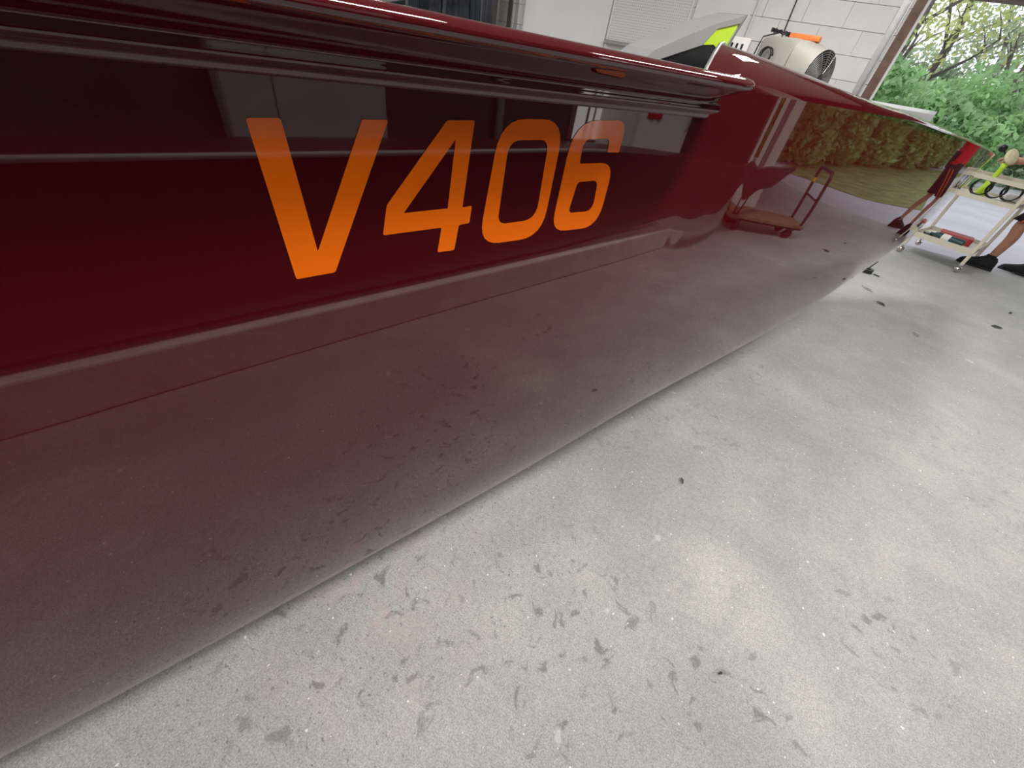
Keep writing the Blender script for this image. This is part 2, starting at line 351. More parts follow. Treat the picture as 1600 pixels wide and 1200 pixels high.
# port flange (mirrored about the centreline), simpler section
mb = MB(); rows = [[B(s, 2 * t_ctr(s) - (t_side(s) + u), z) for u, z in FL] for s in np.linspace(S0, 0.67, 30)]; mb.grid(rows); mb.add(rows[-1], [tuple(range(len(FL)))])
bpart(mb, 'gunwale_flange', M['maroon'])
# side decks and cockpit
SD = 0.62
mb = MB()
for sg in (1, -1):
    rows = []
    for s in np.linspace(S0, SD, 40):
        c = t_ctr(s); hb = half_b(s); e = smooth(0.50, 0.70, s)
        ze = 1.2060 * (1 - e) + (z_sheer(s) + 0.004) * e
        pts = [(hb - 0.002, ze - 0.03), (hb - 0.006, ze - 0.006), (hb - 0.02, ze), (hb - 0.06, ze + 0.001), (hb - 0.2, ze - 0.004), (hb - 0.24, ze - 0.02), (hb - 0.26, 0.75)]
        rows.append([B(s, c + sg * b, z) for b, z in pts])
    mb.grid(rows)
bpart(mb, 'side_deck', M['maroon'], 'auto')
mb = MB(); mb.grid([[B(s, t_ctr(s) + x * (half_b(s) - 0.25), 0.76) for x in (-1, 0, 1)] for s in np.linspace(S0, SD, 12)])
bpart(mb, 'cockpit_floor', M['grey'], False)
# foredeck: rolled edge that is highest beside the end of the flange, flat inboard, with a swept-back opening
def cut_s(x): return SD + 0.85 * (1 - (1 - x) ** 2)          # x = 0 at the edge, 1 on the centreline
mb = MB(); rows = []
fst = list(np.linspace(0.0, 0.9, 70)) + list(np.linspace(0.91, 1.0, 16))
for q_ in fst:
    row = []
    for sg in (1, -1):
        half = []
        for k in range(0, 19):
            x = (k / 18.0) ** 2.2
            s = cut_s(x) + (SB - cut_s(x)) * q_
            c = t_ctr(s); hb = half_b(s); top = z_sheer(s) if s < SB - 0.001 else 1.085
            roll = (0.020 + 0.032 * (1 - smooth(0.7, 1.7, s))) * min(1, hb / 0.15)
            xx = min(1.0, x * hb / 0.085) if hb > 1e-6 else 1.0
            zz = top + roll * (1 - (1 - xx) ** 2.0) ** 0.5 - 0.0005 + 0.012 * x * min(1, hb / 0.3)
            half.append(B(s, c + sg * hb * (1 - x), zz))
        row += half if sg == 1 else half[:-1][::-1]
    rows.append(row)
mb.grid(rows)
bpart(mb, 'foredeck', M['maroon'])
bk = MB(); r0 = rows[0]; lo = [(lambda c_: Vector((p.x + (c_.x - p.x) * 0.06, p.y + (c_.y - p.y) * 0.06, 0.765)))(B(p.dot(SV), t_ctr(p.dot(SV)), 0)) for p in r0]
bk.grid([r0, lo]); bpart(bk, 'bulkhead', M['maroon'], False)
bpart(MB().tube([p + Vector((0, 0, 0.001)) for p in r0], 0.0028, 6), 'opening_rim', M['steel'])

# registration characters as thin vinyl sheets that follow the topside
def chaikin(p, n=2, keep=()):
    for _ in range(n):
        o = []
        for i in range(len(p)):
            a = np.array(p[i]); b = np.array(p[(i + 1) % len(p)]); o += [tuple(a * 0.75 + b * 0.25), tuple(a * 0.25 + b * 0.75)]
        p = o
    return p
def soft(p, r=0.0022):     # tiny rounding of sharp corners
    o = []
    n = len(p)
    for i in range(n):
        a = np.array(p[i - 1]); b = np.array(p[i]); c = np.array(p[(i + 1) % n])
        d1 = (a - b) / np.linalg.norm(a - b); d2 = (c - b) / np.linalg.norm(c - b)
        rr = min(r, 0.45 * np.linalg.norm(a - b), 0.45 * np.linalg.norm(c - b))
        for t in (0, 0.5, 1): o.append(tuple((1 - t) ** 2 * (b + d1 * rr) + 2 * t * (1 - t) * b + t * t * (b + d2 * rr)))
    return o
def arcs(p, r): return soft_r(p, r)
def soft_r(p, r, n=7):
    o = []; m = len(p)
    for i in range(m):
        rr0 = r[i] if isinstance(r, list) else r
        a = np.array(p[i - 1]); b = np.array(p[i]); c = np.array(p[(i + 1) % m])
        la = np.linalg.norm(a - b); lc = np.linalg.norm(c - b); d1 = (a - b) / la; d2 = (c - b) / lc
        rr = min(rr0, 0.49 * la, 0.49 * lc)
        for k in range(n):
            t = k / (n - 1); o.append(tuple((1 - t) ** 2 * (b + d1 * rr) + 2 * t * (1 - t) * b + t * t * (b + d2 * rr)))
    return o
def character(name, outer, inner=None):
    cu = bpy.data.curves.new(name, 'CURVE'); cu.dimensions = '2D'; cu.fill_mode = 'BOTH'
    for loop in [outer] + ([inner] if inner else []):
        sp = cu.splines.new('POLY'); sp.points.add(len(loop) - 1); sp.use_cyclic_u = True
        for k, (x, y) in enumerate(loop): sp.points[k].co = (x, y, 0, 1)
    tmp = bpy.data.objects.new('tmp', cu); C.objects.link(tmp); bpy.context.view_layer.update()
    me = bpy.data.meshes.new_from_object(tmp.evaluated_get(bpy.context.evaluated_depsgraph_get()))
    bpy.data.objects.remove(tmp); bpy.data.curves.remove(cu)
    bm = bmesh.new(); bm.from_mesh(me); bmesh.ops.remove_doubles(bm, verts=bm.verts, dist=1e-5)
    for _ in range(2): bmesh.ops.subdivide_edges(bm, edges=[e for e in bm.edges if e.calc_length() > 0.012], cuts=1)
    bmesh.ops.triangulate(bm, faces=bm.faces)
    for v in bm.verts:
        s, z = v.co.x, v.co.y
        # topside of the hull is vertical in this band
        v.co = BINV @ B(s, t_side(s) + 0.0007, z)
    bmesh.ops.recalc_face_normals(bm, faces=bm.faces)
    if sum(f.normal.dot(TV) for f in bm.faces) < 0: bmesh.ops.reverse_faces(bm, faces=bm.faces)
    bm.to_mesh(me); bm.free(); me.name = name
    o = bpy.data.objects.new(name, me); C.objects.link(o); o.parent = boat
    me.materials.clear(); me.materials.append(M['orange_vinyl'])
    for p_ in me.polygons: p_.use_smooth = True
    return o
chV = soft([(0.0478, 1.1262), (0.073, 1.1274), (0.0825, 1.0131), (0.1396, 1.1294), (0.164, 1.13), (0.0961, 0.9883), (0.0572, 0.9866)])
ch4 = soft([(0.2249, 1.1324), (0.2574, 1.1338), (0.2483, 1.0464), (0.2613, 1.0482), (0.2594, 1.0276), (0.2448, 1.0265), (0.2402, 0.996), (0.2168, 0.9956), (0.2217, 1.0254), (0.1509, 1.0229), (0.1573, 1.0543)])
ch4i = [(0.2356, 1.1159), (0.2289, 1.0468), (0.1756, 1.045)]
ch0 = soft_r([(0.2905, 1.1370), (0.3830, 1.1400), (0.3805, 0.9985), (0.2745, 0.9975)], [0.034, 0.034, 0.040, 0.034])
ch0i = soft_r([(0.3045, 1.1165), (0.3630, 1.1187), (0.3640, 1.0245), (0.3010, 1.0225)], [0.016, 0.014, 0.022, 0.014])
ch6 = soft_r([(0.4945, 1.1063), (0.4930, 1.1440), (0.3990, 1.1400), (0.3972, 1.0600), (0.3960, 1.0040), (0.4925, 1.0030), (0.4905, 1.0935), (0.4233, 1.0925), (0.4205, 1.1205), (0.4690, 1.1226), (0.4709, 1.1061)],
             [0.002, 0.034, 0.040, 0.03, 0.032, 0.036, 0.026, 0.002, 0.015, 0.008, 0.002])
ch6i = soft_r([(0.4275, 1.0695), (0.4670, 1.0710), (0.4713, 1.0285), (0.4225, 1.0290)], [0.006, 0.010, 0.016, 0.008])
for nm, o_, i_ in (('letter', chV, None), ('digit', ch4, ch4i), ('digit', ch0, ch0i), ('digit', ch6, ch6i)): character(nm, o_, i_)

# low foam blocks that carry the boat
for s_, lb in ((-0.4, 'low black foam block under the stern of the maroon sailboat'), (1.4, 'low black foam block under the middle of the maroon sailboat')):
    c = t_ctr(s_); zz = min(hull_pt(NS_ - 1, s_ - 0.12).z, hull_pt(NS_ - 1, s_ + 0.12).z) - 0.001
    p = B(s_, c, zz / 2); tag(MB().box(p, (0.5, 0.22, zz), rz=-PHI, bev=0.004).build('foam_block', M['rubber']), lb, 'foam block', 'blocks under the sailboat')
#--REST--
# ------------------------------------------------------------------ ceiling lamps
def lamp(x, y, rz, label):
    t = empty('ceiling_lamp', (x, y, ZC), rz); tag(t, label, 'lamp', 'ceiling lamps of the garage')
    MB().box((0, 0, -0.03), (1.3, 0.32, 0.06), bev=0.008).build('housing', M['white_panel'], t)
    MB().box((0, 0, -0.068), (1.22, 0.26, 0.015), bev=0.004).build('diffuser', M['tube_lamp'], t)
    ld = bpy.data.lights.new('tube_light', 'AREA'); ld.shape = 'RECTANGLE'; ld.size = 1.2; ld.size_y = 0.25; ld.energy = TUBE_POWER; ld.color = (1.0, 0.97, 0.93)
    lo_ = bpy.data.objects.new('tube_light', ld); C.objects.link(lo_); lo_.parent = t; lo_.location = (0, 0, -0.085)
for x, y, lb in LAMPS: lamp(x, y, PI / 2, lb)

# ------------------------------------------------------------------ things along the far wall
# pegboard
pb = empty('pegboard', (-1.58, YW - 0.009, 1.4)); tag(pb, 'white perforated pegboard screwed to the block wall', 'pegboard')
def peg_mat():
    m = bpy.data.materials.new('perforated_board'); m.use_nodes = True; nt = m.node_tree; N = nt.nodes; L = nt.links; p = N['Principled BSDF']
    tc = N.new('ShaderNodeTexCoord'); mp = N.new('ShaderNodeMapping'); mp.inputs['Scale'].default_value = (40, 40, 40); L.new(tc.outputs['Object'], mp.inputs[0])
    fr = N.new('ShaderNodeVectorMath'); fr.operation = 'FRACTION'; L.new(mp.outputs[0], fr.inputs[0])
    sb = N.new('ShaderNodeVectorMath'); sb.operation = 'SUBTRACT'; L.new(fr.outputs[0], sb.inputs[0]); sb.inputs[1].default_value = (0.5, 0.5, 0.5)
    ml = N.new('ShaderNodeVectorMath'); ml.operation = 'MULTIPLY'; L.new(sb.outputs[0], ml.inputs[0]); ml.inputs[1].default_value = (1, 0, 1)
    ln = N.new('ShaderNodeVectorMath'); ln.operation = 'LENGTH'; L.new(ml.outputs[0], ln.inputs[0])
    ls = N.new('ShaderNodeMath'); ls.operation = 'LESS_THAN'; L.new(ln.outputs['Value'], ls.inputs[0]); ls.inputs[1].default_value = 0.15
    mx = N.new('ShaderNodeMix'); mx.data_type = 'RGBA'; L.new(ls.outputs[0], mx.inputs[0]); mx.inputs[6].default_value = (0.70, 0.70, 0.69, 1); mx.inputs[7].default_value = (0.16, 0.15, 0.15, 1)
    L.new(mx.outputs[2], p.inputs['Base Color']); p.inputs['Roughness'].default_value = 0.7
    return m
MB().box((0, -0.006, 0.55), (0.90, 0.006, 1.1)).build('board', peg_mat(), pb)
MB().box((-0.46, -0.008, 0.55), (0.025, 0.014, 1.1)).build('batten', M['white_panel'], pb)
MB().box((0.46, -0.008, 0.55), (0.025, 0.014, 1.1)).build('batten', M['white_panel'], pb)
MB().box((0, -0.035, -0.02), (0.95, 0.07, 0.03), bev=0.004).build('ledge', M['grey'], pb)
# smooth white panel beside it
tag(MB().box((-2.66, YW - 0.0155, 1.3), (1.18, 0.018, 2.3), bev=0.003).build('wall_panel', M['white_panel']), 'smooth white sheet panel fixed to the wall beside the pegboard', 'panel')
tag(MB().box((-0.78, YW - 0.0145, 1.45), (0.60, 0.016, 2.4), bev=0.002).build('wall_panel', M['white_panel']), 'narrow white sheet panel between pegboard and cable', 'panel')
# dark wardrobe with hanging dark plastic covers
wb = empty('garment_rack', (-4.35, YW - 0.35, 0)); tag(wb, 'black rack hung with dark plastic covers against the white wall', 'rack')
for sx in (-0.95, 0.95):
    for sy in (-0.2, 0.2): MB().box((sx, sy, 1.1), (0.045, 0.045, 2.2), bev=0.004).build('post', M['dark_metal'], wb)
for sy in (-0.2, 0.2): MB().box((0, sy, 2.18), (1.9, 0.04, 0.04)).build('rail', M['dark_metal'], wb)
MB().box((0, 0, 1.30), (1.86, 0.42, 0.03)).build('shelf', M['grey'], wb)
MB().tube([(-0.93, -0.21, 1.36), (0.45, -0.21, 1.62)], 0.02).build('brace', M['steel'], wb)
for k in range(9):
    x = -0.86 + k * 0.205; pr = []
    for j in range(15):
        z = 0.2 + 1.94 * j / 14; wv = 0.02 * math.sin(3 * z + k * 1.7)
        pr.append([Vector((x + (i / 8 - 0.5) * 0.20 + 0.3 * wv, -0.05 + wv + 0.035 * math.sin(i * 2.1 + k), z)) for i in range(9)])
    o = MB().grid(pr).build('plastic_cover', M['dark_plastic'], wb, True); md = o.modifiers.new('t', 'SOLIDIFY'); md.thickness = 0.004
# cables / conduits on the wall
tag(MB().tube([(-0.443, YW - 0.019, 0.0), (-0.443, YW - 0.019, ZC)], 0.011).build('conduit', M['white_panel']), 'thin white conduit running straight up the block wall', 'conduit')
tag(MB().tube([(-0.06 + 0.03 * math.sin(z * 2.2), YW - 0.015, z) for z in np.linspace(0.9, ZC, 24)], 0.006).build('power_cable', M['black']), 'thin black cable hanging down the wall above the cooler', 'cable')

# evaporative cooler with round fan grille
ec = empty('portable_cooler', (0.13, 5.78, 0), math.radians(-38)); tag(ec, 'beige portable cooler with a round black fan grille', 'cooler')
cz = 1.36; GR = 0.205
MB().box((-0.06, 0.0, 0.62), (0.50, 0.44, 1.06), bev=0.04).build('tank', M['beige'], ec, 'auto')
sh = []
for k in range(13):
    q_ = k / 12; r = GR + 0.045 * (1 - q_) ** 1.6; e = 4.5 * (1 - q_) + 2 * q_
    ring = []
    for j in range(41):
        a = 2 * PI * j / 40; ca, sa = math.cos(a), math.sin(a)
        rr = r / (abs(ca) ** e + abs(sa) ** e) ** (1 / e); ring.append(Vector((0.20 * q_ + 0.12, rr * ca, cz + rr * sa)))
    sh.append(ring)
MB().grid(sh).build('fan_shroud', M['beige'], ec, True)
MB().box((-0.08, 0, cz), (0.42, 0.50, 0.50), bev=0.06).build('housing', M['beige'], ec, 'auto')
MB().lathe([(0.01, 0), (GR - 0.006, 0)], (0.235, 0, cz), 32, (1, 0, 0)).build('fan_throat', M['black'], ec)
gr = MB()
for k in range(1, 13): gr.tube([(0.32 + 0.025 * (1 - (k / 12) ** 2), GR * k / 12 * math.cos(t), cz + GR * k / 12 * math.sin(t)) for t in np.linspace(0, 2 * PI, 37)[:-1]], 0.0026, 5, closed=True)
gr.build('grille_rings', M['steel'], ec, True)
for k in range(6):
    a = PI * k / 6; MB().tube([(0.322 + 0.025 * (1 - abs(u) ** 2), GR * u * math.cos(a), cz + GR * u * math.sin(a)) for u in np.linspace(-1, 1, 9)], 0.0026, 5).build('grille_spoke', M['dark_steel'], ec)
for k in range(4):
    a = PI / 2 * k + 0.4; c_, s_ = math.cos(a), math.sin(a)
    bl = MB().add([(0.25, 0.04 * c_ - 0.025 * s_, cz + 0.04 * s_ + 0.025 * c_), (0.285, 0.04 * c_ + 0.025 * s_, cz + 0.04 * s_ - 0.025 * c_), (0.29, 0.185 * c_ + 0.06 * s_, cz + 0.185 * s_ - 0.06 * c_), (0.25, 0.185 * c_ - 0.06 * s_, cz + 0.185 * s_ + 0.06 * c_)], [(0, 1, 2, 3)]).build('fan_blade', M['black'], ec)
    bl.modifiers.new('t', 'SOLIDIFY').thickness = 0.004
MB().lathe([(0.035, 0), (0.035, 0.02), (0.015, 0.03)], (0.335, 0, cz), 20, (1, 0, 0)).build('grille_hub', M['dark_metal'], ec)
for sx in (-0.24, 0.12):
    for sy in (-0.15, 0.15): MB().lathe([(0.01, -0.015), (0.045, -0.013), (0.045, 0.013), (0.01, 0.015)], (sx, sy, 0.045), 16, (0, 1, 0)).box((sx, sy, 0.085), (0.03, 0.05, 0.03)).build('caster', M['rubber'], ec)
ecm = Matrix.Translation(ec.location) @ Matrix.Rotation(ec.rotation_euler.z, 4, 'Z')
# orange case on top, cable bundle, small control box
p = ecm @ Vector((0.02, -0.02, cz + 0.25)); tag(MB().box((p.x, p.y, p.z + 0.022), (0.27, 0.10, 0.042), rz=math.radians(-12), bev=0.008).build('tool_case', M['orange'], None, 'auto'), 'orange plastic tool case lying on top of the beige cooler', 'case')
pts = [Vector((-0.20 + 0.10 * math.cos(a), -0.10 + 0.085 * math.sin(a), cz + 0.259 + 0.008 * (i % 4) + 0.03 * abs(math.sin(a * 0.5)))) for i, a in enumerate(np.linspace(0, 14.5, 60))]
pts += [Vector((-0.305, -0.20 - 0.03 * math.sin(u * 3), cz + 0.24 - 0.35 * u)) for u in np.linspace(0.0, 1, 8)]
MB().tube(pts, 0.007, 6).build('power_cord', M['black'], ec, True)
MB().tube([(-0.12 + 0.06 * math.cos(a), -0.262 - 0.004 * a, cz + 0.10 + 0.06 * math.sin(a)) for a in np.linspace(0, 12, 50)], 0.007, 6).build('plug_coil', M['black'], ec, True)
# workbench behind the boat carrying the small boxes
bn = empty('workbench', (-0.54, 5.95, 0)); tag(bn, 'grey workbench standing between block wall and sailboat', 'workbench')
MB().box((0, 0, 1.21), (0.50, 0.5, 0.04), bev=0.004).build('top', M['grey'], bn)
for sx in (-0.22, 0.22):
    for sy in (-0.21, 0.21): MB().box((sx, sy, 0.595), (0.05, 0.05, 1.19)).build('leg', M['dark_metal'], bn)
cb = empty('control_box', (-0.46, 5.82, 1.23)); tag(cb, 'small white control box with dark slots on the workbench', 'box')
MB().box((0, 0, 0.17), (0.26, 0.12, 0.34), bev=0.01).build('case', M['paper'], cb, 'auto')
for k in range(4): MB().box((-0.08 + 0.05 * k, -0.062, 0.25), (0.02, 0.006, 0.08)).build('slot', M['black'], cb)
tag(MB().box((-0.67, 5.80, 1.23 + 0.125), (0.12, 0.10, 0.25), bev=0.02).build('canister', M['orange'], None, 'auto'), 'orange canister beside the white control box on the workbench', 'canister')

# white dinghy on trestles outside the door, its bow just shows over the maroon bow
dg = empty('white_dinghy', (0.95, 9.0, -0.025)); tag(dg, 'white dinghy hull on trestles outside the open door', 'dinghy')
rows = []
for k in range(25):
    u = k / 24; x = -1.2 + 2.56 * u; hw = 0.42 * (1 - u ** 3.0) + 0.004; zt = 1.285 + 0.02 * u; zb = 0.98 + 0.20 * u ** 3
    rows.append([Vector((x, -hw, zt)), Vector((x, -hw * 1.03, zt - 0.015)), Vector((x, -hw * 0.98, (zt + zb) / 2 + 0.01)), Vector((x, -hw * 0.6, zb + 0.01)), Vector((x, 0, zb)), Vector((x, hw * 0.6, zb + 0.01)), Vector((x, hw * 0.98, (zt + zb) / 2 + 0.01)), Vector((x, hw * 1.03, zt - 0.015)), Vector((x, hw, zt)), Vector((x, hw * 0.5, zt + 0.03)), Vector((x, 0, zt + 0.04)), Vector((x, -hw * 0.5, zt + 0.03)), Vector((x, -hw, zt))])
m_ = MB().grid(rows); m_.add(rows[0], [tuple(range(12))]); m_.build('dinghy_hull', M['cream_white'], dg, True)
for k in (-0.75, 0.2):
    MB().box((k, 0, 0.96), (0.06, 0.6, 0.05)).build('trestle_beam', M['wood'], dg)
    for sy in (-0.24, 0.24): MB().box((k, sy, 0.47), (0.05, 0.04, 0.94)).build('trestle_leg', M['wood'], dg)

# rudder blade standing in the cockpit
rb = empty('rudder_blade', B(1.0, -0.82, 0.76)); tag(rb, 'black rudder blade with grey edge and yellow-green tip in the cockpit', 'rudder')
HO = rb.location.copy()
def hpart(mb, name, m, sm=False): mb.v = [tuple(Vector(p) - HO) for p in mb.v]; return mb.build(name, m, rb, sm)
def plate(poly, t0, t1, name, m):
    n = len(poly); vs = [B(s_, t0, z) for s_, z in poly] + [B(s_, t1, z) for s_, z in poly]
    return hpart(MB().add(vs, [tuple(range(n)), tuple(range(2 * n - 1, n - 1, -1))] + [(i, (i + 1) % n, (i + 1) % n + n, i + n) for i in range(n)]), name, m)
plate([(0.86, 0.762), (1.12, 0.762), (1.145, 1.10), (1.215, 1.255), (1.17, 1.268), (1.12, 1.262), (0.97, 1.218), (0.86, 1.15)], -0.86, -0.79, 'blade', M['black'])
plate([(0.90, 1.175), (0.97, 1.218), (1.12, 1.262), (1.158, 1.297), (1.245, 1.318), (1.262, 1.336), (1.15, 1.306), (1.04, 1.268), (0.95, 1.234), (0.87, 1.18)], -0.875, -0.785, 'grey_edge', M['grey'])
plate([(1.12, 1.262), (1.17, 1.268), (1.215, 1.255), (1.235, 1.29), (1.245, 1.318), (1.158, 1.297)], -0.872, -0.788, 'painted_tip', M['neon'])
plate([(1.245, 1.318), (1.215, 1.255), (1.222, 1.252), (1.264, 1.337)], -0.876, -0.784, 'edge_strip', M['steel'])

# ------------------------------------------------------------------ second boat on a concrete ledge, along the other side
def KT(s): return 0.79 + 0.092 * s
vs = [B(-3.6, KT(-3.6), 0), B(3.26, KT(3.26), 0), B(3.26, 1.75, 0), B(-3.6, 1.75, 0)]
kb = MB().add([Vector((v.x, v.y, z)) for z in (0.0, 0.19) for v in vs], [(3, 2, 1, 0), (4, 5, 6, 7), (0, 1, 5, 4), (1, 2, 6, 5), (2, 3, 7, 6), (3, 0, 4, 7)]).build('trim_ledge', M['kerb']); struct(kb)
bm_ = kb.modifiers.new('b', 'BEVEL'); bm_.width = 0.012; bm_.segments = 2
b2 = empty('stored_boat', B(1.0, 1.22, 0.19)); tag(b2, 'dark maroon boat hull with a pale rail resting on the concrete ledge', 'boat')
O2 = b2.location.copy()
def p2(mb, name, m, sm=True): mb.v = [tuple(Vector(p) - O2) for p in mb.v]; return mb.build(name, m, b2, sm)
rows = []; rail = []; rail2 = []
for k in range(60):
    u = k / 59; s_ = -3.2 + (5.35 + 3.2) * u
    e_ = smooth(0.5, 5.35, s_); c_ = (KT(s_) + 0.15) * (1 - e_) + 1.04 * e_; hw = 0.13 * (1 - smooth(0.5, 5.36, s_) ** 1.5) + 0.004
    zt = 0.80 - 0.175 * smooth(1.6, 5.35, s_) + 0.0; zb = 0.192 + 0.30 * max(0, (s_ - 1.8) / 3.55) ** 1.1 + 0.10 * smooth(4.9, 5.35, s_)
    prof = [(1.0, zt), (1.02, zt - 0.03), (1.0, zt * 0.6 + zb * 0.4), (0.93, zt * 0.3 + zb * 0.7), (0.85, zb + 0.05), (0.5, zb + 0.005), (0.0, zb)]
    rows.append([B(s_, c_ - hw * a, z) for a, z in prof] + [B(s_, c_ + hw * a, z) for a, z in prof[::-1][1:]] + [B(s_, c_ + hw * 0.5, zt + 0.01), B(s_, c_, zt + 0.012), B(s_, c_ - hw * 0.5, zt + 0.01), B(s_, c_ - hw, zt)])
    rail.append(B(s_, c_ - hw * 1.02, zt + 0.004)); rail2.append(B(s_, c_ + hw * 1.02, zt + 0.004))
m_ = MB().grid(rows); m_.add(rows[0], [tuple(range(len(rows[0]) - 1))]); p2(m_, 'hull', M['maroon2'])
p2(MB().tube(rail[:38], 0.010, 6), 'rub_rail', M['grey'])

# platform trolley with a pipe handle
pt = empty('platform_trolley', (3.12, 3.92, 0), math.radians(25)); tag(pt, 'worn wooden platform trolley with dark pipe handle and four casters', 'trolley')
MB().box((0, 0, 0.165), (0.46, 0.86, 0.035), bev=0.005).build('deck', M['wood'], pt)
for sx in (-0.2, 0.2): MB().box((sx, 0, 0.137), (0.04, 0.84, 0.02)).build('runner', M['dark_metal'], pt)
for sx in (-0.17, 0.17):
    for sy in (-0.32, 0.32):
        MB().lathe([(0.015, -0.02), (0.055, -0.018), (0.055, 0.018), (0.015, 0.02)], (sx, sy, 0.055), 18, (1, 0.15, 0)).build('wheel', M['rubber'], pt)
        MB().box((sx, sy + 0.01, 0.118), (0.055, 0.07, 0.02)).box((sx - 0.024, sy, 0.085), (0.005, 0.04, 0.07)).box((sx + 0.024, sy, 0.085), (0.005, 0.04, 0.07)).build('caster_fork', M['dark_metal'], pt)
hp = [(-0.19, 0.40, 0.18), (-0.19, 0.41, 0.66), (-0.17, 0.41, 0.70), (0.17, 0.41, 0.70), (0.19, 0.41, 0.66), (0.19, 0.40, 0.18)]
MB().tube(hp, 0.017, 8).build('handle', M['dark_metal'], pt)
MB().tube([(-0.19, 0.405, 0.45), (0.19, 0.405, 0.45)], 0.011, 8).build('crossbar', M['dark_metal'], pt)
MB().tube([(0.19, 0.41, 0.56), (0.19, 0.41, 0.60)], 0.020, 8).build('tape_band', M['yellow'], pt)
for sx in (-0.19, 0.19): MB().tube([(sx, -0.40, 0.18), (sx, -0.40, 0.40)], 0.015, 8).build('stub_post', M['dark_metal'], pt)

# partition with storage units, seen mirrored in the hull
def slab(s0, s1, t0, t1, z0, z1):
    vs = [B(s0, t0, 0), B(s1, t0, 0), B(s1, t1, 0), B(s0, t1, 0)]
    return MB().add([Vector((v.x, v.y, z)) for z in (z0, z1) for v in vs], [(3, 2, 1, 0), (4, 5, 6, 7), (0, 1, 5, 4), (1, 2, 6, 5), (2, 3, 7, 6), (3, 0, 4, 7)])
struct(slab(-4.0, 6.5, 2.60, 2.72, 0, ZC).build('wall_partition', M['dark_wall']))
cab = empty('storage_cabinet', B(0.82, 2.36, 0)); tag(cab, 'tall grey two-door metal cabinet against the dark partition', 'cabinet')
OC = cab.location.copy()
def cpart(mb, name, m, par=None): mb.v = [tuple(Vector(p) - OC) for p in mb.v]; return mb.build(name, m, par or cab)
cpart(slab(0.26, 1.18, 2.20, 2.59, 0.05, 1.95), 'body', M['grey'])
for a, b in ((0.27, 0.515), (0.525, 1.17)):
    d_ = cpart(slab(a, b, 2.18, 2.20, 0.08, 1.93), 'door', M['grey']); cpart(MB().tube([B(b - 0.05, 2.165, 0.95), B(b - 0.05, 2.165, 1.1)], 0.008), 'handle', M['steel'], d_)
cpart(slab(0.28, 1.16, 2.22, 2.57, 0, 0.05), 'plinth', M['black'])
tag(MB().tube([B(2.33, 2.54, 0), B(2.33, 2.54, ZC)], 0.035, 12).build('steel_post', M['grey'], None, True), 'slim grey steel post in front of the dark partition', 'post')
wn = slab(3.25, 3.95, 2.585, 2.60, 0.55, 1.75).build('window_1', mat('daylit_frosted_glass', (0.8, 0.8, 0.8), 0.3, emit=((1, 0.96, 0.95), 1.6))); struct(wn)
for a, b, c_, d_ in ((3.20, 3.26, 0.5, 1.8), (3.94, 4.0, 0.5, 1.8), (3.20, 4.0, 0.48, 0.55), (3.20, 4.0, 1.75, 1.82), (3.42, 3.44, 0.5, 1.8), (3.52, 3.53, 0.5, 1.8)): slab(a, b, 2.57, 2.60, c_, d_).build('window_frame', M['brown_wood'], wn)
rf = empty('refrigerator', B(4.05, 2.3, 0)); tag(rf, 'white refrigerator with a red towel hung on its door', 'refrigerator')
OC = rf.location.copy()
def rpart(mb, name, m): mb.v = [tuple(Vector(p) - OC) for p in mb.v]; return mb.build(name, m, rf)
rpart(slab(3.62, 4.48, 2.12, 2.58, 0.03, 1.75), 'body', M['white_panel']); rpart(slab(3.63, 4.47, 2.07, 2.115, 0.08, 1.15), 'door', M['white_panel']); rpart(slab(3.63, 4.47, 2.07, 2.115, 1.17, 1.74), 'freezer_door', M['white_panel'])
rpart(MB().tube([B(4.40, 2.05, 0.75), B(4.40, 2.03, 0.8), B(4.40, 2.03, 1.08), B(4.40, 2.05, 1.12)], 0.01), 'handle', M['steel'])
for s_ in (3.72, 4.38): rpart(slab(s_ - 0.04, s_ + 0.04, 2.15, 2.5, 0, 0.03), 'foot', M['black'])
tw = MB(); rr = []
for j in range(10):
    z = 0.84 + 0.36 * j / 9; rr.append([B(3.72 + 0.22 * i / 10, 2.052 + 0.012 * math.sin(i * 1.3 + j * 0.2), z) for i in range(11)])
tw.grid(rr); o = rpart(tw, 'towel', M['shirt']); o.modifiers.new('t', 'SOLIDIFY').thickness = 0.006
struct(MB().box((4.35, 4.5, ZC / 2), (0.36, 0.36, ZC), rz=0.3, bev=0.01).build('wall_column', M['white_paint']))

# ------------------------------------------------------------------ utility cart by the door
uc = empty('utility_cart', (2.13, 6.23, 0), math.atan2(-0.26, 0.49)); tag(uc, 'cream metal utility cart with two trays and ball casters', 'cart')
CW, CD = 0.555, 0.72
for x in (0.0, CW):
    for y in (0.0, CD):
        lg = MB().box((x, y, 0.475), (0.032, 0.032, 0.79), bev=0.004).build('leg', M['cream'], uc)
        MB().lathe([(0.0, -0.034), (0.02, -0.028), (0.033, -0.01), (0.033, 0.01), (0.02, 0.028), (0.0, 0.034)], (x, y, 0.034), 16, (0.3, 1, 0), cap=False).build('caster_ball', M['chrome'], lg, True)
        MB().tube([(x, y, 0.06), (x, y, 0.09)], 0.012).build('caster_stem', M['steel'], lg)
for nm, z0, z1 in (('lower_tray', 0.19, 0.245), ('upper_tray', 0.66, 0.70)):
    m_ = MB().box((CW / 2, CD / 2, z0 + 0.012), (CW, CD, 0.014))
    for y in (0, CD): m_.box((CW / 2, y, (z0 + z1) / 2), (CW + 0.03, 0.014, z1 - z0))
    for x in (0, CW): m_.box((x, CD / 2, (z0 + z1) / 2), (0.014, CD + 0.03, z1 - z0))
    m_.build(nm, M['cream'], uc)
m_ = MB()
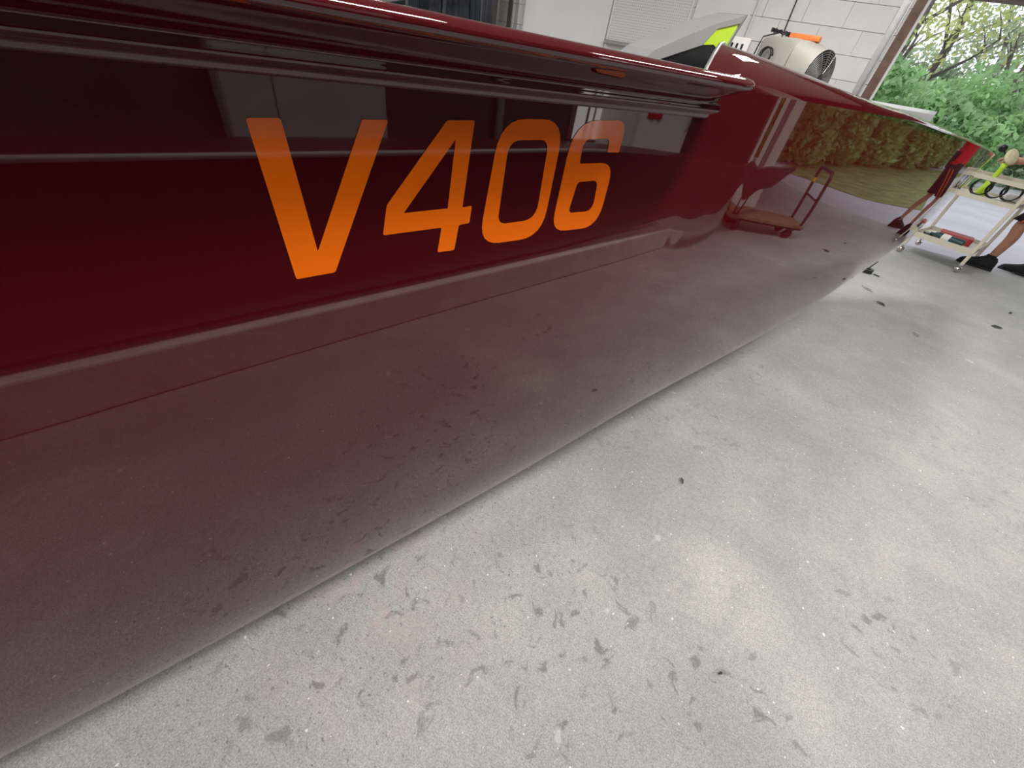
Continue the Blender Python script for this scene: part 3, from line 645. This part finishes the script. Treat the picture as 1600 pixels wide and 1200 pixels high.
for y in (0, CD): m_.box((CW / 2, y, 0.855), (CW + 0.04, 0.03, 0.035))
for x in (0, CW): m_.box((x, CD / 2, 0.855), (0.03, CD + 0.04, 0.035))
m_.build('top_rail', M['cream'], uc)
ucm = Matrix.Translation(uc.location) @ Matrix.Rotation(uc.rotation_euler.z, 4, 'Z')
def oncart(mb, name, m, label, cat, sm='auto', **k):
    mb.v = [tuple(ucm @ Vector(p)) for p in mb.v]; return tag(mb.build(name, m, None, sm), label, cat, **k)
oncart(MB().box((0.30, 0.40, 0.246), (0.30, 0.22, 0.07), rz=0.15, bev=0.004), 'hardback_book', M['red'], 'thick red book lying on the lower tray of the cart', 'book')
bt = empty('spray_bottle', ucm @ Vector((0.28, 0.16, 0.2545)), uc.rotation_euler.z - 0.12); tag(bt, 'dark teal bottle with white label lying on the lower tray', 'bottle')
MB().lathe([(0.0, -0.15), (0.03, -0.15), (0.036, -0.14), (0.036, 0.10), (0.03, 0.125), (0.014, 0.14), (0.014, 0.17), (0.0, 0.17)], (0, 0, -0.008), 20, (-1, 0, 0), cap=False).build('bottle_body', M['teal'], bt, True)
MB().lathe([(0.0368, -0.02), (0.0368, 0.055)], (0, 0, -0.008), 20, (-1, 0, 0), cap=False).build('label_band', M['paper'], bt, True)
oncart(MB().box((0.11, 0.24, 0.222), (0.12, 0.10, 0.022), rz=0.4, bev=0.004), 'sanding_block', M['black'], 'black sanding block beside the teal bottle', 'sanding block')
oncart(MB().box((0.24, 0.58, 0.214), (0.30, 0.20, 0.006), rz=-0.2), 'paper_sheet', M['paper'], 'white paper sheet behind the red book', 'paper')
# black wire coils in the top tray
for k in range(3):
    pts = [Vector((0.20 + 0.11 * k + 0.075 * math.cos(a), 0.10 + 0.10 * k + 0.006 * a, 0.765 + 0.075 * math.sin(a))) for a in np.linspace(0, 2 * PI * 3.5, 64)]
    oncart(MB().tube(pts, 0.006, 6), 'wire_coil', M['black'], ('black wire coil in the top tray nearest the bow', 'middle black wire coil standing in the top tray', 'black wire coil in the top tray nearest the person')[k], 'wire coil', True, group='wire coils in the cart tray')
oncart(MB().box((0.44, 0.55, 0.716), (0.12, 0.2, 0.06), rz=0.2, bev=0.02), 'cleaning_rag', M['paper'], 'crumpled white rag in the top tray of the cart', 'rag')
# hand polisher: yellow-green body, pale foam pad, held upright over the tray
hpz = empty('hand_polisher', ucm @ Vector((0.20, 0.42, 0.679))); tag(hpz, 'yellow-green hand polisher with a pale foam pad', 'polisher')
MB().lathe([(0.0, 0.0), (0.045, 0.0), (0.05, 0.03), (0.036, 0.10), (0.024, 0.16), (0.022, 0.26), (0.03, 0.30), (0.0, 0.31)], (0, 0, 0), 20, cap=False).build('body', M['neon'], hpz, True)
MB().lathe([(0.0, -0.018), (0.062, -0.018), (0.074, -0.008), (0.074, 0.008), (0.062, 0.018), (0.0, 0.018)], (0, 0, 0.365), 28, (0.45, -0.75, 0.5), cap=False).build('foam_pad', M['foam'], hpz, True)
MB().tube([(0, 0, 0.29), (0, 0.01, 0.35)], 0.018).build('spindle', M['black'], hpz)
MB().lathe([(0.0, -0.02), (0.03, -0.02), (0.035, 0.0), (0.03, 0.02), (0.0, 0.02)], (-0.105, 0.03, 0.42), 16, (0, 1, 0.3), cap=False).build('knob', M['black'], hpz, True)
MB().tube([(-0.105, 0.03, 0.42), (-0.03, 0.03, 0.36)], 0.008).build('knob_stem', M['black'], hpz)

# ------------------------------------------------------------------ the person
FW = Vector((-0.93, 0.37, 0)); ang = math.atan2(FW.y, FW.x)
pe = empty('person', (3.27, 6.60, 0), ang); tag(pe, 'person in red shirt, black shorts and black shoes leaning over the cart', 'person')
J = []; E_ = []; RD = []
def jn(p, r, par=None):
    J.append(p); RD.append(r); i = len(J) - 1
    if par is not None: E_.append((par, i))
    return i
pelvis = jn((0.0, 0, 0.96), 0.13)
wst = jn((0.03, 0, 1.10), 0.12, pelvis); chest = jn((0.13, 0, 1.30), 0.135, wst); neck0 = jn((0.20, 0, 1.44), 0.065, chest); neck1 = jn((0.245, 0, 1.51), 0.055, neck0); head = jn((0.29, 0, 1.60), 0.085, neck1); crown = jn((0.285, 0, 1.70), 0.075, head)
for sg, ax, ay, kx in ((1, 0.19, 0.18, 0.20), (-1, -0.18, -0.17, -0.04)):
    h = jn((0.0 + 0.02 * sg, 0.10 * sg, 0.90), 0.095, pelvis); kn = jn((kx, 0.135 * sg, 0.50), 0.058, h); cf = jn((0.5 * (kx + ax) - 0.03, 0.15 * sg, 0.36), 0.056, kn); an = jn((ax, ay, 0.09), 0.037, cf); ft = jn((ax + 0.13, ay + 0.01 * sg, 0.045), 0.032, an)
for sg, hx, hy in ((1, 0.66, 0.27), (-1, 0.70, -0.06)):
    sh_ = jn((0.17, 0.17 * sg, 1.38), 0.062, chest); el = jn((0.35, 0.27 * sg if sg > 0 else -0.25, 1.14), 0.042, sh_); wr = jn((hx - 0.13, hy * 0.95, 1.03), 0.026, el); pm = jn((hx - 0.04, hy, 1.015), 0.030, wr)
    for f, (dy, ln) in enumerate(((0.030, 0.070), (0.010, 0.080), (-0.010, 0.076), (-0.030, 0.060))):
        k1 = jn((hx + 0.005, hy + dy, 1.018), 0.0095, pm); k2 = jn((hx + 0.005 + ln * 0.5, hy + dy * 1.1, 1.005), 0.0085, k1); jn((hx + 0.005 + ln * 0.75, hy + dy * 1.1, 1.005 - ln * 0.45), 0.0078, k2)
    t1 = jn((hx - 0.045, hy - 0.035 * sg, 0.995), 0.011, pm); jn((hx - 0.005, hy - 0.055 * sg, 0.975), 0.009, t1)
me = bpy.data.meshes.new('body'); me.from_pydata(J, E_, []); me.update()
body = bpy.data.objects.new('body', me); C.objects.link(body); body.parent = pe; me.materials.append(M['skin'])
sk = body.modifiers.new('skin', 'SKIN'); sk.use_smooth_shade = True
for i, v in enumerate(me.skin_vertices[0].data): v.radius = (RD[i], RD[i]); v.use_root = (i == 0)
sb_ = body.modifiers.new('sub', 'SUBSURF'); sb_.levels = 2; sb_.render_levels = 2
# face and hair
hc = Vector((0.30, 0, 1.625))
MB().loft([(hc + Vector((0.0, 0, z)), rx, ry, (1, 0, 0), (0, 1, 0)) for z, rx, ry in ((-0.105, 0.03, 0.03), (-0.09, 0.07, 0.05), (-0.05, 0.092, 0.066), (0.0, 0.10, 0.074), (0.05, 0.10, 0.076), (0.09, 0.082, 0.062), (0.115, 0.03, 0.03))], 20).build('face', M['skin'], pe, True)
MB().lathe([(0.0, 0.022), (0.010, 0.012), (0.016, -0.012), (0.0, -0.02)], hc + Vector((0.103, 0, -0.005)), 10, cap=False).build('nose', M['skin'], pe, True)
for sg in (-1, 1):
    MB().lathe([(0.0, -0.010), (0.011, 0.0), (0.0, 0.010)], hc + Vector((0.088, 0.032 * sg, 0.012)), 10, cap=False).build('eye', M['hair'], pe, True)
    MB().lathe([(0.0, -0.008), (0.028, -0.004), (0.028, 0.004), (0.0, 0.008)], hc + Vector((-0.005, 0.078 * sg, 0.0)), 12, (0, 1, 0), cap=False).build('ear', M['skin'], pe, True)
MB().box(hc + Vector((0.086, 0, -0.052)), (0.012, 0.045, 0.010), bev=0.003).build('mouth', M['red'], pe)
MB().loft([(hc + Vector((-0.018, 0, z)), rx, ry, (1, 0, 0), (0, 1, 0)) for z, rx, ry in ((-0.06, 0.075, 0.066), (0.0, 0.088, 0.080), (0.045, 0.102, 0.084), (0.085, 0.100, 0.078), (0.118, 0.070, 0.055), (0.13, 0.01, 0.01))], 20).build('hair', M['hair'], pe, True)
# shirt
def ring(c, rx, ry, tilt=0.0): return (c, rx, ry, (math.cos(tilt), 0, -math.sin(tilt)), (0, 1, 0))
MB().loft([ring((0.01, 0, 0.87), 0.150, 0.200), ring((0.012, 0, 0.90), 0.148, 0.198), ring((0.03, 0, 1.08), 0.135, 0.180, 0.2), ring((0.10, 0, 1.25), 0.148, 0.196, 0.4), ring((0.15, 0, 1.36), 0.135, 0.200, 0.45), ring((0.18, 0, 1.425), 0.095, 0.150, 0.45), ring((0.205, 0, 1.465), 0.064, 0.070, 0.45)], 24).build('shirt', M['shirt'], pe, True)
for sg in (1, -1):
    a = Vector((0.16, 0.155 * sg, 1.375)); b_ = Vector((0.29, 0.245 * sg, 1.205)); d_ = (b_ - a).normalized(); x_ = d_.cross(Vector((0, 0, 1))).normalized(); y_ = d_.cross(x_)
    MB().loft([(a - d_ * 0.03, 0.06, 0.06, x_, y_), (a, 0.086, 0.086, x_, y_), ((a + b_) / 2, 0.080, 0.080, x_, y_), (b_, 0.078, 0.078, x_, y_), (b_, 0.070, 0.070, x_, y_)], 16).build('sleeve', M['shirt'], pe, True)
# shorts with orange side stripes
MB().loft([ring((0.0, 0, 0.99), 0.140, 0.185), ring((0.0, 0, 0.90), 0.146, 0.192), ring((0.0, 0, 0.82), 0.146, 0.190)], 24).build('shorts_waist', M['shorts'], pe, True)
for sg, kx in ((1, 0.20), (-1, -0.04)):
    a = Vector((0.02 * sg, 0.095 * sg, 0.84)); b_ = Vector((kx * 0.92, 0.13 * sg, 0.53)); X_ = (1, 0, 0); Y_ = (0, 1, 0)
    MB().loft([(a + Vector((0, 0, 0.05)), 0.13, 0.10, X_, Y_), (a, 0.128, 0.108, X_, Y_), (a.lerp(b_, 0.5), 0.112, 0.104, X_, Y_), (b_, 0.106, 0.102, X_, Y_), (b_ + Vector((0, 0, 0.01)), 0.094, 0.09, X_, Y_)], 20).build('shorts_leg', M['shorts'], pe, True)
    for dx in (-0.03, 0.03):
        p0 = a + Vector((dx, 0.106 * sg, -0.01)); p1 = b_ + Vector((dx, 0.103 * sg, 0.0)); q = Vector((0.009, 0, 0)); n_ = Vector((0, 0.006 * sg, 0))
        MB().add([p0 - q + n_, p0 + q + n_, p1 + q + n_, p1 - q + n_, p0 - q - n_, p0 + q - n_, p1 + q - n_, p1 - q - n_], [(0, 1, 2, 3), (7, 6, 5, 4), (0, 4, 5, 1), (1, 5, 6, 2), (2, 6, 7, 3), (3, 7, 4, 0)]).build('side_stripe', M['stripe'], pe)
# shoes
for sg, ax, ay in ((1, 0.19, 0.18), (-1, -0.18, -0.17)):
    rows = []
    for x, hw, zt in ((-0.090, 0.022, 0.06), (-0.084, 0.036, 0.105), (-0.06, 0.043, 0.138), (-0.01, 0.045, 0.142), (0.035, 0.046, 0.132), (0.08, 0.049, 0.108), (0.13, 0.054, 0.086), (0.175, 0.052, 0.070), (0.21, 0.040, 0.056), (0.226, 0.016, 0.036)):
        rows.append((Vector((ax + x, ay, zt / 2 + 0.004)), hw, zt / 2, (0, 1, 0), (0, 0, 1)))
    m_ = MB().loft(rows, 16); n_ = len(m_.v); m_.f += [tuple(range(16)), tuple(range(n_ - 16, n_))]
    so = m_.build('shoe', M['black_matte'], pe, True)
    rows = []
    for x, hw in ((-0.096, 0.026), (-0.07, 0.043), (0.0, 0.047), (0.06, 0.050), (0.12, 0.057), (0.18, 0.053), (0.222, 0.034), (0.234, 0.010)):
        rows.append((Vector((ax + x, ay, 0.014)), hw, 0.014, (0, 1, 0), (0, 0, 1)))
    m_ = MB().loft(rows, 12); n_ = len(m_.v); m_.f += [tuple(range(12)), tuple(range(n_ - 12, n_))]; m_.build('sole', M['rubber'], so, True)
    MB().tube([Vector((ax + 0.05, ay - 0.03, 0.125)), Vector((ax + 0.045, ay, 0.142)), Vector((ax + 0.06, ay + 0.025, 0.125)), Vector((ax + 0.07, ay - 0.02, 0.115)), Vector((ax + 0.085, ay + 0.025, 0.108))], 0.004, 5).build('lace', M['black'], so)
    MB().lathe([(0.040, 0.0), (0.045, 0.02), (0.040, 0.035)], (ax, ay, 0.125), 16, cap=False).build('sock', M['black_matte'], pe, True)

# ------------------------------------------------------------------ small things lying on the floor
rl = empty('tape_roll', (1.575, 4.95, 0)); tag(rl, 'black tape roll with a torn strip lying under the bow', 'tape roll')
MB().lathe([(0.028, 0.0), (0.055, 0.0), (0.055, 0.035), (0.028, 0.035), (0.028, 0.0)], (0, 0, 0.0), 24, cap=False).build('roll', M['black'], rl, 'auto')
MB().box((0.03, 0.10, 0.045), (0.045, 0.20, 0.006), rz=-0.5, rx=0.35).build('torn_strip', M['black'], rl)
MB().box((-0.07, -0.01, 0.006), (0.05, 0.02, 0.006), rz=0.4).build('torn_scrap', M['leafdry'], rl)
MB().box((0.09, -0.03, 0.006), (0.05, 0.02, 0.006), rz=-0.7).build('torn_scrap', M['leafdry'], rl)
def leaf(x, y, L_, W_, rz, label, m=M['leafdry']):
    n = 7; up = []; dn = []
    for k in range(n):
        u = k / (n - 1); w_ = W_ * math.sin(PI * (0.06 + 0.9 * u)) ** 0.9; zz = 0.003 + 0.006 * math.sin(PI * u)
        up.append(Vector(((u - 0.5) * L_, w_ / 2, zz + 0.003))); dn.append(Vector(((u - 0.5) * L_, -w_ / 2, zz)))
    o = MB().grid([up, dn]).build('dry_leaf', m); o.location = (x, y, 0.0005); o.rotation_euler = (0, 0, rz)
    o.modifiers.new('t', 'SOLIDIFY').thickness = 0.0012
    tag(o, label, 'leaf', 'dry leaves on the concrete floor'); return o
leaf(0.322, 1.208, 0.030, 0.009, 1.95, 'narrow dark leaf lying alone on the open concrete')
leaf(1.553, 4.112, 0.085, 0.035, 2.1, 'curled dark leaf on the floor near the tape roll')
leaf(2.459, 4.41, 0.085, 0.035, 0.2, 'flat dark leaf on the floor toward the cart')
leaf(1.50, 4.40, 0.12, 0.02, 2.2, 'long thin dry stalk between tape roll and curled leaf')
leaf(1.697, 3.639, 0.06, 0.012, 2.0, 'thin twig-like leaf on the floor below the bow')
leaf(2.75, 4.95, 0.05, 0.02, 0.8, 'tiny dark leaf on the floor in front of the cart')
leaf(0.52, 0.60, 0.012, 0.006, 0.5, 'tiny brown crumb on the concrete beside the stains')

# ------------------------------------------------------------------ outdoors: lawn, hedge, bushes and trees
def foliage(name, m, centre, rad, n, size, parent=None, shell=0.45, flat=None):
    P_ = rng.normal(size=(n, 3)); P_ /= np.linalg.norm(P_, axis=1)[:, None]
    P_ *= (shell + (1 - shell) * rng.random(n) ** 0.5)[:, None]
    # lumpy outline
    lump = 1 + 0.22 * np.sin(P_[:, 0] * 5 + centre[0]) * np.cos(P_[:, 1] * 4 + centre[1]) + 0.15 * np.sin(P_[:, 2] * 7 + centre[0] * 2)
    P_ = P_ * lump[:, None] * np.array(rad) + np.array(centre)
    if flat is not None: P_[:, 2] = np.maximum(P_[:, 2], flat + 0.02 + 0.1 * rng.random(n))
    A = rng.normal(size=(n, 3)); A /= np.linalg.norm(A, axis=1)[:, None]
    Bv = np.cross(A, rng.normal(size=(n, 3))); Bv /= np.linalg.norm(Bv, axis=1)[:, None]
    sz = size * (0.6 + 0.8 * rng.random(n))[:, None]
    V = np.stack([P_ - A * sz, P_ + Bv * sz * 0.5, P_ + A * sz, P_ - Bv * sz * 0.5], 1).reshape(-1, 3)
    me = bpy.data.meshes.new(name); me.vertices.add(4 * n); me.vertices.foreach_set('co', V.ravel()); me.loops.add(4 * n); me.loops.foreach_set('vertex_index', np.arange(4 * n))
    me.polygons.add(n); me.polygons.foreach_set('loop_start', np.arange(0, 4 * n, 4)); me.polygons.foreach_set('loop_total', np.full(n, 4)); me.update(calc_edges=True)
    me.materials.append(m); o = bpy.data.objects.new(name, me); C.objects.link(o)
    if parent: o.parent = parent
    return o
def bush(x, y, rx, ry, h, m, n, size, label, cat='bush', nm='garden_bush', group=None):
    t = empty(nm, (x, y, -0.1)); tag(t, label, cat, group)
    fo = foliage('foliage', m, (0, 0, h * 0.5), (rx, ry, h * 0.52), n, size, t, flat=0.0); fo['kind'] = 'stuff'
    for k in range(4):
        a = k * 1.6 + x; MB().tube([(0, 0, 0), (0.25 * rx * math.cos(a), 0.25 * ry * math.sin(a), h * 0.4), (0.55 * rx * math.cos(a), 0.55 * ry * math.sin(a), h * 0.8)], [0.05, 0.035, 0.012], 6).build('stem', M['bark'], t)
    return t
def tree(x, y, h, lean, m, n, size, label, cr_=(1.6, 1.6, 1.2), ch=0.75, nb=6, r0=0.13):
    t = empty('garden_tree', (x, y, -0.1)); tag(t, label, 'tree')
    pts = [Vector((lean[0] * u * u * h, lean[1] * u * u * h, h * u)) + Vector((0.05 * math.sin(u * 9 + x), 0.05 * math.cos(u * 7), 0)) for u in np.linspace(0, 1, 10)]
    MB().tube(pts, [r0 * (1 - 0.75 * u) for u in np.linspace(0, 1, 10)], 8).build('trunk', M['bark'], t, True)
    tips = [pts[-1]]
    for k in range(nb):
        i = 3 + (k * 5) % 6; p0 = pts[i]; a = k * 2.4 + x; L_ = h * (0.28 + 0.12 * (k % 3))
        p2_ = p0 + Vector((math.cos(a) * L_ * 0.75, math.sin(a) * L_ * 0.4, L_ * 0.8)); p1_ = p0.lerp(p2_, 0.5) + Vector((0.1 * math.sin(a * 3), 0, -0.12))
        r_ = r0 * (1 - 0.75 * i / 9) * 0.6
        br = MB().tube([p0, p1_, p2_], [r_, r_ * 0.7, r_ * 0.25], 6).build('branch', M['bark'], t, True); tips.append(p2_)
        for j in range(3):
            b3 = a + j * 1.9; q0 = p1_.lerp(p2_, 0.3 * j); q1 = q0 + Vector((math.cos(b3), math.sin(b3) * 0.5, 0.7)) * L_ * 0.45
            MB().tube([q0, q0.lerp(q1, 0.5) + Vector((0, 0, 0.06)), q1], [r_ * 0.4, r_ * 0.28, r_ * 0.1], 5).build('twig', M['bark'], br); tips.append(q1)
    for k, tp in enumerate(tips[:: 2]):
        fo = foliage('foliage', m, tuple(tp), cr_, n // len(tips[::2]), size, t, shell=0.1); fo['kind'] = 'stuff'
    return t
struct(MB().add([(4.6, 9.0, -0.015), (7.6, 7.6, -0.015), (12.5, 15.5, -0.015), (10.0, 20.0, -0.015), (8.2, 14.5, -0.015), (6.0, 11.0, -0.015), (4.6, 9.0, -0.1), (7.6, 7.6, -0.1), (12.5, 15.5, -0.1), (10.0, 20.0, -0.1), (8.2, 14.5, -0.1), (6.0, 11.0, -0.1)],
    [(0, 1, 2, 3, 4, 5), (11, 10, 9, 8, 7, 6)] + [(i, (i + 1) % 6, (i + 1) % 6 + 6, i + 6) for i in range(6)]).build('lawn', M['lawn']))
hd_l = ['clipped green hedge bush beside the driveway next to the door wall', 'clipped green hedge bush, second along the driveway from the door wall', 'clipped green hedge bush, third along the driveway from the door wall', 'clipped green hedge bush, fourth along the driveway from the door wall', 'clipped green hedge bush, fifth along the driveway from the door wall', 'clipped green hedge bush at the far end of the driveway lawn']
for k in range(6):
    u = k / 5; bush(9.1 + 3.4 * u, 9.0 + 9.5 * u, 1.2, 1.1, 2.5 + 0.25 * math.sin(k * 2), M['leaf_hedge'], 9000, 0.075, hd_l[k], group='hedge along the driveway')
bush(15.4, 12.5, 2.6, 4.6, 4.6, M['leaf_hedge'], 16000, 0.10, 'tall dark shrub mass rising behind the clipped hedge')
bush(1.3, 14.6, 1.9, 1.6, 2.9, M['leaf_bright'], 14000, 0.085, 'big bright green bush seen beside the brown door trim')
bush(4.6, 17.0, 2.2, 1.6, 2.3, M['leaf_bright'], 12000, 0.085, 'low bright green bush in the middle of the doorway view')
bush(8.2, 20.5, 2.2, 1.6, 2.4, M['leaf_grey'], 12000, 0.09, 'grey-green bush behind the driveway lawn')
bush(4.5, 26.5, 4.5, 1.8, 3.2, M['leaf_grey'], 14000, 0.12, 'wide grey-green thicket under the bare trees')
bush(11.5, 24.0, 4.0, 2.4, 4.5, M['leaf_bright'], 14000, 0.12, 'wide leafy green thicket behind the hedge')
bush(-3.5, 20.0, 4.0, 2.0, 4.0, M['leaf_bright'], 9000, 0.12, 'broad green thicket behind the garage wall')
tree(3.0, 19.0, 6.0, (0.03, 0), M['leaf_yellow'], 2600, 0.07, 'dark forked tree trunk with thin yellow-green leaves', (1.2, 1.2, 0.8), nb=7, r0=0.16)
tree(4.6, 21.5, 7.0, (-0.02, 0), M['leaf_yellow'], 3200, 0.075, 'slender grey tree with sparse yellow leaves', (1.3, 1.3, 1.0), nb=7)
tree(6.4, 20.0, 6.5, (0.03, 0), M['leaf_grey'], 3600, 0.075, 'thin grey tree with pale green leaves', (1.3, 1.3, 1.0), nb=7)
tree(8.8, 30.0, 8.0, (-0.03, 0), M['leaf_grey'], 4000, 0.09, 'tall grey tree behind the thicket', (1.6, 1.6, 1.2), nb=7, r0=0.18)
tree(15.5, 21.0, 7.0, (0, 0), M['leaf_hedge'], 6000, 0.09, 'leafy tree rising above the hedge end', (1.8, 1.8, 1.4), nb=7, r0=0.16)
